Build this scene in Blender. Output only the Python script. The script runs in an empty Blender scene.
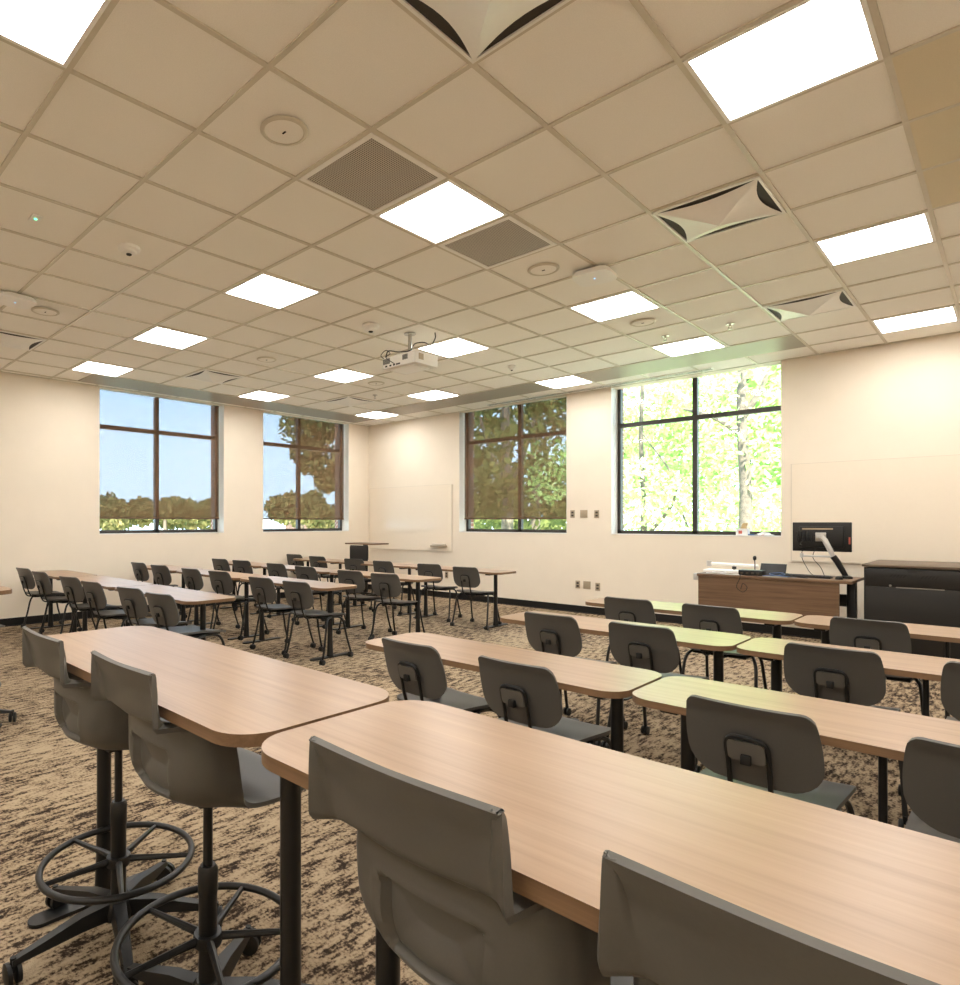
import bpy, bmesh, math, random
from mathutils import Vector, Matrix
PI = math.pi
random.seed(7)
col = bpy.context.scene.collection
T = 0.6096
HC = 3.281          # ceiling height
GX, GY = 6.245, -7.836

def gx(i): return GX + i * T
def gy(j): return GY + j * T

# ------------------------------------------------------------------ materials
def srgb(r, g, b):
    f = lambda c: (c / 255 / 12.92) if c / 255 <= 0.04045 else ((c / 255 + 0.055) / 1.055) ** 2.4
    return (f(r), f(g), f(b), 1)

class NT:
    def __init__(s, name):
        s.m = bpy.data.materials.new(name); s.m.use_nodes = True
        s.t = s.m.node_tree; s.n = s.t.nodes; s.l = s.t.links
        s.b = s.n['Principled BSDF']; s.out = s.n['Material Output']
    def add(s, typ, **kw):
        nd = s.n.new(typ)
        for k, v in kw.items(): setattr(nd, k, v)
        return nd
    def link(s, a, b): s.l.new(a, b)
    def coords(s, scale=(1, 1, 1), kind='Object'):
        tc = s.add('ShaderNodeTexCoord'); mp = s.add('ShaderNodeMapping')
        mp.inputs['Scale'].default_value = scale
        s.link(tc.outputs[kind], mp.inputs['Vector']); return mp.outputs['Vector']
    def noise(s, vec, scale=5, detail=3, rough=.5):
        nd = s.add('ShaderNodeTexNoise'); nd.inputs['Scale'].default_value = scale
        nd.inputs['Detail'].default_value = detail; nd.inputs['Roughness'].default_value = rough
        s.link(vec, nd.inputs['Vector']); return nd.outputs['Fac']
    def ramp(s, fac, stops):
        r = s.add('ShaderNodeValToRGB'); e = r.color_ramp.elements
        e[0].position, e[0].color = stops[0]; e[1].position, e[1].color = stops[-1]
        for p, c in stops[1:-1]:
            x = e.new(p); x.color = c
        s.link(fac, r.inputs['Fac']); return r.outputs['Color']
    def bump(s, h, strength=.2, dist=.01):
        b = s.add('ShaderNodeBump'); b.inputs['Strength'].default_value = strength
        b.inputs['Distance'].default_value = dist
        s.link(h, b.inputs['Height']); s.link(b.outputs['Normal'], s.b.inputs['Normal'])

def simple(name, c, rough=.6, metal=0, var=.06, scale=30, spec=.5, bump=0):
    k = NT(name)
    v = k.coords()
    f = k.noise(v, scale, 2)
    lo = tuple(x * (1 - var) for x in c[:3]) + (1,); hi = tuple(min(1, x * (1 + var)) for x in c[:3]) + (1,)
    k.link(k.ramp(f, [(.3, lo), (.7, hi)]), k.b.inputs['Base Color'])
    k.b.inputs['Roughness'].default_value = rough; k.b.inputs['Metallic'].default_value = metal
    k.b.inputs['Specular IOR Level'].default_value = spec
    if bump: k.bump(f, bump, .002)
    return k.m

def emit(name, c, s):
    k = NT(name); e = k.add('ShaderNodeEmission'); e.inputs['Color'].default_value = c
    e.inputs['Strength'].default_value = s; k.link(e.outputs[0], k.out.inputs['Surface']); return k.m

def wood(name, dark, mid, light, rough=.38, sx=1.2, sy=34, coat=0):
    k = NT(name); v = k.coords((sx, sy, sy))
    f = k.noise(v, 1.6, 5, .6)
    v2 = k.coords((sx * .5, sy * 4, sy * 4)); f2 = k.noise(v2, 2.2, 3, .6)
    mx = k.add('ShaderNodeMath', operation='MULTIPLY_ADD'); mx.inputs[1].default_value = .35
    k.link(f2, mx.inputs[0]); 
    m2 = k.add('ShaderNodeMath', operation='MULTIPLY'); m2.inputs[1].default_value = .65; k.link(f, m2.inputs[0])
    k.link(m2.outputs[0], mx.inputs[2])
    k.link(k.ramp(mx.outputs[0], [(.3, dark), (.48, mid), (.68, light)]), k.b.inputs['Base Color'])
    k.b.inputs['Roughness'].default_value = rough
    k.b.inputs['Coat Weight'].default_value = coat; k.b.inputs['Coat Roughness'].default_value = .25
    return k.m

M = {}
M['wall'] = simple('wall_paint', srgb(236, 224, 206), .75, var=.015, scale=3)
M['white'] = simple('white_paint', srgb(236, 232, 224), .5, var=.01)
M['tile'] = simple('ceiling_tile', srgb(250, 246, 237), .95, var=.03, scale=220, bump=.25)
M['tan_tile'] = simple('tan_tile', srgb(224, 212, 184), .95, var=.03, scale=220, bump=.25)
M['tbar'] = simple('tbar_metal', srgb(214, 206, 188), .4, var=.01)
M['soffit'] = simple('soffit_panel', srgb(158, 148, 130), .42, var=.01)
M['whitemetal'] = simple('white_metal', srgb(248, 246, 240), .4, var=.01)
M['dark'] = simple('dark_cavity', srgb(30, 27, 24), .8, var=.1)
M['black'] = simple('black_metal', srgb(15, 15, 15), .4, var=.08)
M['blackrub'] = simple('black_rubber', srgb(12, 12, 12), .5, var=.1)
M['base'] = simple('baseboard_rubber', srgb(14, 13, 13), .45, var=.1)
M['frame'] = simple('window_frame_metal', srgb(52, 46, 42), .45, var=.05)
M['plastic'] = simple('grey_chair_plastic', srgb(82, 80, 77), .42, var=.02, scale=200, bump=.06)
M['plastic2'] = simple('grey_stool_plastic', srgb(88, 85, 79), .46, var=.02, scale=200, bump=.06)
M['darkplastic'] = simple('dark_bracket_plastic', srgb(90, 87, 82), .4, var=.02)
M['chrome'] = simple('brushed_metal', srgb(190, 186, 180), .28, metal=.9, var=.03)
M['silver'] = simple('silver_paint', srgb(200, 196, 190), .35, metal=.3, var=.02)
M['wood'] = wood('table_laminate', srgb(142, 114, 90), srgb(158, 129, 103), srgb(170, 141, 114), .31, .8, 15)
M['edge'] = wood('table_edge_band', srgb(108, 82, 58), srgb(122, 94, 68), srgb(136, 106, 78), .4)
M['desk'] = wood('desk_laminate', srgb(88, 66, 48), srgb(108, 82, 60), srgb(126, 98, 74), .4, 1.5, 30)
M['cabtop'] = wood('cabinet_top', srgb(74, 60, 48), srgb(94, 78, 62), srgb(110, 94, 76), .4)
M['cab'] = simple('black_cabinet', srgb(24, 22, 20), .4, var=.15, scale=150)
M['board'] = simple('whiteboard_glass', srgb(240, 227, 208), .18, var=.005)
M['boardedge'] = simple('board_edge', srgb(218, 206, 188), .4, var=.01)
M['plate'] = simple('outlet_plate', srgb(176, 160, 136), .35, metal=.4, var=.02)
M['platedark'] = simple('socket_dark', srgb(70, 60, 50), .5)
M['paper'] = simple('paper_white', srgb(235, 235, 235), .7)
M['red'] = simple('red_ink', srgb(180, 90, 76), .6)
M['cardboard'] = simple('cardboard', srgb(190, 165, 120), .8)
M['bluecable'] = simple('blue_cable', srgb(70, 95, 140), .5)
M['led'] = emit('led_panel', (1, .97, .925, 1), 11)
M['greenled'] = emit('green_led', (.1, 1, .45, 1), 2)
M['blueled'] = emit('blue_led', (.3, .55, 1, 1), 2)

def mat_carpet():
    k = NT('carpet')
    v = k.coords((1, 1, 1))
    f = k.noise(k.coords((32, 8.5, 1)), 1.0, 2, .6)             # broken dashes that run along y
    fb = k.noise(k.coords((1.7, .5, 1)), 1.0, 1, .5)
    fm = k.noise(v, 75, 2, .6); ff = k.noise(v, 260, 2, .7)
    def ma(a, w, b=None):
        m = k.add('ShaderNodeMath', operation='MULTIPLY_ADD'); m.inputs[1].default_value = w; k.link(a, m.inputs[0])
        if b is None: m.inputs[2].default_value = 0
        else: k.link(b, m.inputs[2])
        return m.outputs[0]
    t = ma(ff, .18, ma(fm, .42, ma(fb, .16, ma(f, .62))))
    c = k.ramp(t, [(.595, srgb(50, 40, 33)), (.645, srgb(98, 82, 66)), (.69, srgb(150, 131, 107)), (.79, srgb(174, 155, 129))])
    k.link(c, k.b.inputs['Base Color']); k.b.inputs['Roughness'].default_value = .95
    k.b.inputs['Specular IOR Level'].default_value = .1
    k.bump(ff, .6, .006)
    return k.m
M['carpet'] = mat_carpet()

def mat_perf():
    k = NT('perforated_metal'); v = k.coords((1, 1, 1))
    vo = k.add('ShaderNodeTexVoronoi'); vo.inputs['Scale'].default_value = 75; vo.inputs['Randomness'].default_value = 0
    k.link(v, vo.inputs['Vector'])
    k.link(k.ramp(vo.outputs['Distance'], [(.26, srgb(60, 56, 52)), (.38, srgb(196, 188, 174))]), k.b.inputs['Base Color'])
    k.b.inputs['Roughness'].default_value = .5
    return k.m
M['perf'] = mat_perf()

def mat_shade():
    k = NT('roller_shade_mesh')
    tr = k.add('ShaderNodeBsdfTransparent'); tr.inputs['Color'].default_value = (.92, .96, 1, 1)
    df = k.add('ShaderNodeBsdfDiffuse'); df.inputs['Color'].default_value = srgb(128, 100, 76)
    mx = k.add('ShaderNodeMixShader')
    v = k.coords((1, 1, 1)); w = k.noise(v, 9, 2)
    mr = k.add('ShaderNodeMapRange'); mr.inputs['To Min'].default_value = .55; mr.inputs['To Max'].default_value = .60
    k.link(w, mr.inputs['Value']); k.link(mr.outputs[0], mx.inputs['Fac'])
    k.link(tr.outputs[0], mx.inputs[1]); k.link(df.outputs[0], mx.inputs[2]); k.link(mx.outputs[0], k.out.inputs['Surface'])
    return k.m
M['shade'] = mat_shade()

def mat_glass():
    k = NT('window_glass')
    tr = k.add('ShaderNodeBsdfTransparent'); tr.inputs['Color'].default_value = (.97, .99, .98, 1)
    gl = k.add('ShaderNodeBsdfGlossy'); gl.inputs['Roughness'].default_value = .02
    fr = k.add('ShaderNodeFresnel'); fr.inputs['IOR'].default_value = 1.25
    mx = k.add('ShaderNodeMixShader'); k.link(fr.outputs[0], mx.inputs['Fac'])
    k.link(tr.outputs[0], mx.inputs[1]); k.link(gl.outputs[0], mx.inputs[2]); k.link(mx.outputs[0], k.out.inputs['Surface'])
    return k.m
M['glass'] = mat_glass()

def mat_brick():
    k = NT('exterior_brick'); v = k.coords((1, 1, 1))
    br = k.add('ShaderNodeTexBrick'); br.inputs['Scale'].default_value = 4.5
    br.inputs['Color1'].default_value = srgb(150, 92, 70); br.inputs['Color2'].default_value = srgb(120, 70, 54)
    br.inputs['Mortar'].default_value = srgb(190, 180, 165)
    tc = k.add('ShaderNodeTexCoord'); mp = k.add('ShaderNodeMapping'); mp.inputs['Rotation'].default_value = (PI / 2, 0, .7)
    k.link(tc.outputs['Object'], mp.inputs['Vector']); k.link(mp.outputs[0], br.inputs['Vector'])
    k.link(br.outputs['Color'], k.b.inputs['Base Color']); k.b.inputs['Roughness'].default_value = .9
    return k.m
M['brick'] = mat_brick()

def mat_leaf(name, a, b, c):
    k = NT(name); v = k.coords((1, 1, 1)); f = k.noise(v, 2.3, 3)
    colr = k.ramp(f, [(.3, a), (.5, b), (.7, c)])
    df = k.add('ShaderNodeBsdfDiffuse'); tl = k.add('ShaderNodeBsdfTranslucent'); mx = k.add('ShaderNodeMixShader'); mx.inputs[0].default_value = .45
    k.link(colr, df.inputs['Color']); k.link(colr, tl.inputs['Color'])
    k.link(df.outputs[0], mx.inputs[1]); k.link(tl.outputs[0], mx.inputs[2]); k.link(mx.outputs[0], k.out.inputs['Surface'])
    return k.m
M['leaf'] = mat_leaf('bright_leaves', srgb(128, 176, 92), srgb(186, 212, 136), srgb(230, 234, 180))
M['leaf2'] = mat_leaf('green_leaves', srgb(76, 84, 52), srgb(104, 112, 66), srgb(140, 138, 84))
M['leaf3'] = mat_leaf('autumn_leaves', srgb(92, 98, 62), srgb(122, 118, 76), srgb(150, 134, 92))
M['bark'] = simple('bark', srgb(98, 88, 76), .9, var=.3, scale=12, bump=.5)
M['grass'] = simple('lawn', srgb(196, 200, 176), .95, var=.15, scale=6)
M['roofmetal'] = simple('roof_metal', srgb(170, 172, 176), .5)

# ------------------------------------------------------------------ mesh builder
class MB:
    def __init__(s): s.v = []; s.f = []; s.mi = []; s.sm = []
    def face(s, idx, mi=0, sm=False): s.f.append(idx); s.mi.append(mi); s.sm.append(sm)
    def box(s, x0, x1, y0, y1, z0, z1, mi=0, b=0):
        if b:
            return s.rbox(x0, x1, y0, y1, z0, z1, b, mi)
        n = len(s.v)
        for z in (z0, z1):
            for x, y in ((x0, y0), (x1, y0), (x1, y1), (x0, y1)): s.v.append((x, y, z))
        for q in ((3, 2, 1, 0), (4, 5, 6, 7), (0, 1, 5, 4), (1, 2, 6, 5), (2, 3, 7, 6), (3, 0, 4, 7)):
            s.face([n + i for i in q], mi)
        return s
    def rbox(s, x0, x1, y0, y1, z0, z1, b, mi=0):
        bm = bmesh.new(); bmesh.ops.create_cube(bm, size=1)
        for v in bm.verts:
            v.co = Vector(((x0 + x1) / 2 + v.co.x * (x1 - x0), (y0 + y1) / 2 + v.co.y * (y1 - y0), (z0 + z1) / 2 + v.co.z * (z1 - z0)))
        bmesh.ops.bevel(bm, geom=bm.edges[:], offset=b, segments=2, affect='EDGES', profile=.6)
        s.addbm(bm, mi); return s
    def addbm(s, bm, mi=0, sm=False):
        n = len(s.v); bm.verts.index_update()
        for v in bm.verts: s.v.append(tuple(v.co))
        for f in bm.faces: s.face([n + v.index for v in f.verts], mi, sm)
        bm.free()
    def prism(s, pts, z0, z1, mi=0, mi_side=None, sm=False):
        n = len(s.v); k = len(pts)
        for x, y in pts: s.v.append((x, y, z0))
        for x, y in pts: s.v.append((x, y, z1))
        s.face([n + i for i in reversed(range(k))], mi); s.face([n + k + i for i in range(k)], mi)
        for i in range(k):
            j = (i + 1) % k
            s.face([n + i, n + j, n + k + j, n + k + i], mi if mi_side is None else mi_side, sm)
        return s
    def tube(s, pts, r, seg=10, mi=0, closed=False):
        pts = [Vector(p) for p in pts]; k = len(pts); rr = r if isinstance(r, (list, tuple)) else [r] * k
        n = len(s.v); up = None
        for i, p in enumerate(pts):
            if closed: t = pts[(i + 1) % k] - pts[i - 1]
            else: t = pts[min(i + 1, k - 1)] - pts[max(i - 1, 0)]
            t.normalize()
            if up is None:
                up = Vector((0, 0, 1)) if abs(t.z) < .9 else Vector((0, 1, 0))
            a = t.cross(up)
            if a.length < 1e-4: a = t.cross(Vector((1, .3, .2)))
            a.normalize(); bb = a.cross(t).normalized(); up = bb
            for q in range(seg):
                an = 2 * PI * q / seg
                s.v.append(tuple(p + (a * math.cos(an) + bb * math.sin(an)) * rr[i]))
        m = k if closed else k - 1
        for i in range(m):
            i2 = (i + 1) % k
            for q in range(seg):
                q2 = (q + 1) % seg
                s.face([n + i * seg + q, n + i * seg + q2, n + i2 * seg + q2, n + i2 * seg + q], mi, True)
        if not closed:
            s.face([n + q for q in range(seg)], mi); s.face([n + (k - 1) * seg + q for q in reversed(range(seg))], mi)
        return s
    def lathe(s, prof, cx=0, cy=0, seg=24, mi=0, axis='z', cz=0):
        n = len(s.v)
        for (r, z) in prof:
            for q in range(seg):
                a = 2 * PI * q / seg; c, d = r * math.cos(a), r * math.sin(a)
                if axis == 'z': s.v.append((cx + c, cy + d, cz + z))
                elif axis == 'x': s.v.append((cx + z, cy + c, cz + d))
                else: s.v.append((cx + c, cy + z, cz + d))
        for i in range(len(prof) - 1):
            for q in range(seg):
                q2 = (q + 1) % seg
                s.face([n + i * seg + q, n + i * seg + q2, n + (i + 1) * seg + q2, n + (i + 1) * seg + q], mi, True)
        s.face([n + q for q in reversed(range(seg))], mi); s.face([n + (len(prof) - 1) * seg + q for q in range(seg)], mi)
        return s
    def sheet(s, rows, th, mi=0, mi2=None):
        """rows of points -> thick smooth sheet"""
        nu, nv = len(rows), len(rows[0]); P = [[Vector(p) for p in r] for r in rows]
        n = len(s.v); N = []
        for i in range(nu):
            for j in range(nv):
                du = P[min(i + 1, nu - 1)][j] - P[max(i - 1, 0)][j]; dv = P[i][min(j + 1, nv - 1)] - P[i][max(j - 1, 0)]
                c = du.cross(dv); c = c.normalized() if c.length > 1e-9 else Vector((0, 0, 1)); N.append(c)
        for sg in (.5, -.5):
            for i in range(nu):
                for j in range(nv): s.v.append(tuple(P[i][j] + N[i * nv + j] * th * sg))
        o = nu * nv
        for i in range(nu - 1):
            for j in range(nv - 1):
                a = i * nv + j
                s.face([n + a, n + a + nv, n + a + nv + 1, n + a + 1], mi, True)
                s.face([n + o + a, n + o + a + 1, n + o + a + nv + 1, n + o + a + nv], mi if mi2 is None else mi2, True)
        B = [(0, j) for j in range(nv)] + [(i, nv - 1) for i in range(1, nu)] + [(nu - 1, j) for j in range(nv - 2, -1, -1)] + [(i, 0) for i in range(nu - 2, 0, -1)]
        for q in range(len(B)):
            a = B[q][0] * nv + B[q][1]; b2 = B[(q + 1) % len(B)]; b = b2[0] * nv + b2[1]
            s.face([n + a, n + b, n + o + b, n + o + a], mi, False)
        return s
    def build(s, name, mats, parent=None, loc=None, bevel=0):
        me = bpy.data.meshes.new(name); me.from_pydata(s.v, [], s.f)
        if not isinstance(mats, (list, tuple)): mats = [mats]
        for m in mats: me.materials.append(m)
        for p, mi, sm in zip(me.polygons, s.mi, s.sm): p.material_index = mi; p.use_smooth = sm
        bm = bmesh.new(); bm.from_mesh(me); bmesh.ops.recalc_face_normals(bm, faces=bm.faces); bm.to_mesh(me); bm.free()
        me.set_sharp_from_angle(angle=math.radians(38)); me.update(); o = bpy.data.objects.new(name, me); col.objects.link(o)
        if parent: o.parent = parent
        if loc: o.location = loc
        return o

def tag(o, label, cat, group=None, kind=None):
    if label: o['label'] = label
    if cat: o['category'] = cat
    if group: o['group'] = group
    if kind: o['kind'] = kind
    return o
def thing(name, label, cat, loc=(0, 0, 0), rz=0, group=None):
    o = bpy.data.objects.new(name, None); o.empty_display_size = .1; col.objects.link(o)
    o.location = loc; o.rotation_euler = (0, 0, rz); return tag(o, label, cat, group)
def struct(mb, name, mats, parent=None):
    o = mb.build(name, mats, parent)
    if not parent: o['kind'] = 'structure'
    return o
def copy_tree(o, parent=None):
    c = o.copy(); col.objects.link(c); c.parent = parent
    for ch in list(o.children): copy_tree(ch, c)
    return c
def place(root, used, loc, label, group, rz=0):
    o = root if not used else copy_tree(root)
    o.location = loc; o.rotation_euler = (0, 0, rz); tag(o, label, None, group); return o

def rrect(x0, x1, y0, y1, r, seg=6):
    pts = []
    for cx, cy, a0 in ((x1 - r, y0 + r, -90), (x1 - r, y1 - r, 0), (x0 + r, y1 - r, 90), (x0 + r, y0 + r, 180)):
        for k in range(seg + 1):
            a = math.radians(a0 + 90 * k / seg); pts.append((cx + r * math.cos(a), cy + r * math.sin(a)))
    return pts
def catmull(P, n):
    """sample a Catmull-Rom spline through P, n pts per span"""
    P = [Vector(p) for p in P]; out = []
    for i in range(len(P) - 1):
        p0 = P[i - 1] if i else P[0] * 2 - P[1]; p1, p2 = P[i], P[i + 1]
        p3 = P[i + 2] if i + 2 < len(P) else P[-1] * 2 - P[-2]
        for k in range(n):
            t = k / n
            out.append(.5 * ((2 * p1) + (p2 - p0) * t + (2 * p0 - 5 * p1 + 4 * p2 - p3) * t * t + (3 * p1 - p0 - 3 * p2 + p3) * t ** 3))
    out.append(P[-1]); return out

# ------------------------------------------------------------------ room shell
RX, RY = 11.6, -11.8       # room extents (far sides are behind the camera)
SILL = 1.172
fl = MB().box(-.2, RX + .2, RY - .2, .2, -.1, 0); struct(fl, 'floor', M['carpet'])

WB = [(2.28, 4.32), (5.01, 7.10)]      # openings in the back wall (x)
WL = [(-5.34, -3.32), (-2.55, -.54)]   # openings in the left wall (y)
def wall_boxes(opens, a0, a1, put0):
    def put(a, b, z0, z1, head=0): put0(a, b, z0, z1, head)
    e = a0
    for o0, o1 in opens:
        put(e, o0, 0, HC + .35); put(o0, o1, 0, SILL); put(o0, o1, HC, HC + .35, 1); e = o1
    put(e, a1, 0, HC + .35)
w = MB()
wall_boxes(WB, 0, RX, lambda a, b, z0, z1, hd: (w.box(a, b, 0, .2, z0, z1, 0), None if hd else w.box(a, b, .2, .42, z0, z1, 1)))
struct(w, 'wall_back', [M['wall'], M['brick']])
w = MB()
wall_boxes(WL, RY, .42, lambda a, b, z0, z1, hd: (w.box(-.2, 0, a, b, z0, z1, 0), None if hd else w.box(-.42, -.2, a, b, z0, z1, 1)))
struct(w, 'wall_left', [M['wall'], M['brick']])
struct(MB().box(RX, RX + .2, RY, 0, 0, HC + .35), 'wall_right', M['wall'])
struct(MB().box(-.2, RX + .2, RY - .2, RY, 0, HC + .35), 'wall_front', M['wall'])
struct(MB().box(0, RX, -.012, 0, 0, .105).box(0, RX, -.02, 0, 0, .012), 'baseboard_back', M['base'])
struct(MB().box(0, .012, RY, -.012, 0, .105).box(0, .02, RY, -.012, 0, .012), 'baseboard_left', M['base'])

# ceiling: tiles are a slab, grid bars hang a few mm lower
struct(MB().box(-.2, RX + .2, RY - .2, .2, HC + .006, HC + .36), 'ceiling', M['tile'])
g = MB()
i = -10
while gx(i) < RX:
    if gx(i) > 0: g.box(gx(i) - .012, gx(i) + .012, RY, 0, HC - .002, HC + .008)
    i += 1
j = 12
while gy(j) > RY:
    g.box(0, RX, gy(j) - .012, gy(j) + .012, HC - .0025, HC + .0075); j -= 1
g.box(0, .024, RY, 0, HC - .003, HC + .008).box(0, RX, -.024, 0, HC - .003, HC + .008)
struct(g, 'trim_1', M['tbar'])
s = MB()
LIGHTS = [(0, -1), (3, -1), (-3, -1), (-6, -1), (6, -1), (3, 3), (0, 3), (-3, 3), (-6, 3), (-9, 3), (6, 3), (6, 7), (3, 7), (0, 7), (-3, 7), (-6, 7), (-9, 7),
          (0, 10), (3, 11), (-3, 11), (-6, 10), (-9, 11), (0, -5), (3, -5), (-3, -5), (-6, -5), (6, -5), (6, 11)]  # panel rows behind the camera are unseen, added to light the room
# smooth soffit panels along the windows
def cellbox(mb, i0, i1, j0, j1, z0, z1, ins=.012, mi=0): return mb.box(gx(i0) + ins, gx(i1) - ins, gy(j0) + ins, gy(j1) - ins, z0, z1, mi)
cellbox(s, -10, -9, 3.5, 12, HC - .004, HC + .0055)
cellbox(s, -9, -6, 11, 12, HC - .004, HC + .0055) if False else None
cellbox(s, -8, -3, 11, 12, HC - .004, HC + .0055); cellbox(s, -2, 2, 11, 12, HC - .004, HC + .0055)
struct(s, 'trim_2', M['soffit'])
s = MB()
for c in ((4, 4), (4, 5), (4, 6)): cellbox(s, c[0], c[0] + 1, c[1], c[1] + 1, HC, HC + .0058, .012)
struct(s, 'trim_3', M['tan_tile'])

# windows
def window(n, horiz, a0, a1, mull):
    root = bpy.data.objects.new('window_%d' % n, None); col.objects.link(root); root['kind'] = 'structure'
    def bx(mb, p0, p1, d0, d1, z0, z1, mi=0):
        if horiz: mb.box(p0, p1, d0, d1, z0, z1, mi)
        else: mb.box(-d1, -d0, p0, p1, z0, z1, mi)
    f = MB(); fw = .05; D0, D1 = .2, .27
    for p in (a0, a1 - fw): bx(f, p, p + fw, D0, D1, SILL + .012, HC)
    bx(f, mull - .03, mull + .03, D0, D1, SILL + .012, HC)
    bx(f, a0, a1, D0, D1, SILL + .012, SILL + .06); bx(f, a0, a1, D0 + .002, D1, 2.72, 2.78)
    f.build('window_frame', M['frame'], root)
    p = MB(); bx(p, a0 + .02, a1 - .02, .232, .238, SILL + .03, HC + .1); p.build('glass_pane', M['glass'], root)
    sl = MB(); bx(sl, a0, a1, -.006, .2, SILL, SILL + .012); sl.build('window_sill', M['white'], root)
    jb = MB(); bx(jb, a0, a0 + .004, .0, .2, SILL + .012, HC); bx(jb, a1 - .004, a1, .0, .2, SILL + .012, HC); jb.build('window_jamb', M['white'], root)
window(1, False, WL[0][0], WL[0][1], -4.38); window(2, False, WL[1][0], WL[1][1], -1.605)
window(3, True, WB[0][0], WB[0][1], 3.37); window(4, True, WB[1][0], WB[1][1], 6.065)

def shade(horiz, a0, a1, label):
    o = thing('roller_shade', label, 'window shade', ((a0 + a1) / 2, .13, HC - .08) if horiz else (-.13, (a0 + a1) / 2, HC - .08), 0, 'brown mesh roller shades')
    h = (a1 - a0) / 2
    def bx(mb, p, d0, d1, z0, z1):
        if horiz: mb.box(-p, p, d0, d1, z0, z1)
        else: mb.box(d0, d1, -p, p, z0, z1)
    m = MB(); bx(m, h - .02, -.001, .001, 1.42 - (HC - .08), .078); m.build('shade_cloth', M['shade'], o)
    m = MB(); bx(m, h - .02, -.008, .008, 1.398 - (HC - .08), 1.422 - (HC - .08)); m.build('hem_bar', simple('shade_hem', srgb(92, 70, 54), .7), o)
shade(False, WL[0][0], WL[0][1], 'brown mesh roller shade over the left-wall window showing open blue sky')
shade(False, WL[1][0], WL[1][1], 'brown mesh roller shade over the left-wall window beside the room corner')
shade(True, WB[0][0], WB[0][1], 'brown mesh roller shade over the back-wall window beside the small whiteboard')

# ------------------------------------------------------------------ ceiling fixtures
def cell_c(i, j): return gx(i) + T / 2, gy(j) + T / 2
lp = thing('ceiling_light', None, 'light')
m = MB(); h = T / 2 - .012; fr = .018
for a, b, c, d in ((-h, h, -h, -h + fr), (-h, h, h - fr, h), (-h, -h + fr, -h + fr, h - fr), (h - fr, h, -h + fr, h - fr)): m.box(a, b, c, d, -.006, .004)
m.build('light_frame', M['whitemetal'], lp)
MB().box(-h + fr, h - fr, -h + fr, h - fr, -.002, .004).build('diffuser', M['led'], lp)
VIS = {(0, -1): 'in the top left corner of the photo', (3, 3): 'the very large one near the top right', (0, 3): 'set between two perforated grilles',
       (-3, 3): '', (-6, 3): 'between the round sensor and the left-wall windows', (-9, 3): 'over the edge of the left window, closest to the left wall',
       (3, 7): 'beside the right-hand pillow diffuser', (0, 7): 'just past the oval wireless access point', (-3, 7): 'right behind the hanging projector', (-6, 7): 'left of and beyond the projector',
       (-9, 7): 'between the two left-wall windows', (0, 10): 'in front of the unshaded window', (3, 11): 'close above the back wall at the far right', (-3, 11): 'set in the smooth band above the shaded back-wall window',
       (-6, 10): 'before the small whiteboard, left of the shaded back-wall window', (-9, 11): 'in the far room corner'}
VIS[(-3, 3)] = 'left of the perforated grilles, nearest to them'
for n, (i, j) in enumerate(LIGHTS):
    x, y = cell_c(i, j)
    where = VIS.get((i, j), 'outside the frame of the photo')
    place(lp, n > 0, (x, y, HC), 'square LED ceiling panel, ' + where, 'square LED ceiling panels')

# pillow diffusers
def arcpts(a, b, bulge, n=12):
    a = Vector(a); b = Vector(b); mid = (a + b) / 2; inn = -mid.normalized()
    return [tuple(a.lerp(b, k / n) + inn * bulge * math.sin(PI * k / n)) for k in range(n)]
dp = thing('ceiling_diffuser', None, 'air vent')
hh = T / 2 - .02
m = MB(); cn = [(-hh, -hh), (hh, -hh), (hh, hh), (-hh, hh)]
ring = []
for k in range(4): ring += arcpts(cn[k], cn[(k + 1) % 4], .06)
n0 = len(m.v)
nr = 6
for q in range(nr + 1):
    t = q / nr
    for (x, y) in ring:
        rr = max(abs(x), abs(y)) / hh
        z = -.012 - .075 * t ** 1.25 if q else -.012
        m.v.append((x * (1 - t) if q < nr else x * .001, y * (1 - t) if q < nr else y * .001, z))
K = len(ring)
for q in range(nr):
    for k in range(K):
        k2 = (k + 1) % K; m.face([n0 + q * K + k, n0 + q * K + k2, n0 + (q + 1) * K + k2, n0 + (q + 1) * K + k], 0, False)
m.build('curved_plate', M['whitemetal'], dp)
MB().box(-hh, hh, -hh, hh, -.004, 0).build('plenum_shade_plate', simple('plenum_shade', srgb(60, 55, 48), .7), dp)  # flat plate coloured dark to stand for shade in the open plenum
m = MB()
for a, b, c, d in ((-h, h, -h, -h + .014), (-h, h, h - .014, h), (-h, -h + .014, -h, h), (h - .014, h, -h, h)): m.box(a, b, c, d, -.012, .002)
m.build('vent_frame', M['whitemetal'], dp)
for n, (i, j, l) in enumerate([(2, 1, 'cut off by the top edge of the photo'), (2, 5, 'with crossing creases, the large one right of centre'), (2, 9, 'further back on the right near the windowless wall stretch'),
                               (-8, 5, 'above the large left-wall window'), (-8, 9, 'above the corner window of the left wall'), (-8, 1, 'cut by the left edge of the photo')]):
    x, y = cell_c(i, j); place(dp, n > 0, (x, y, HC), 'square pillow-shaped white ceiling air diffuser ' + l, 'pillow-shaped ceiling diffusers')
gp = thing('return_grille', None, 'air vent')
m = MB()
for a, b, c, d in ((-h, h, -h, -h + .03), (-h, h, h - .03, h), (-h, -h + .03, -h, h), (h - .03, h, -h, h)): m.box(a, b, c, d, -.006, .002)
m.build('grille_frame', M['whitemetal'], gp)
MB().box(-h + .03, h - .03, -h + .03, h - .03, -.002, .002).build('perforated_face', M['perf'], gp)
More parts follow.
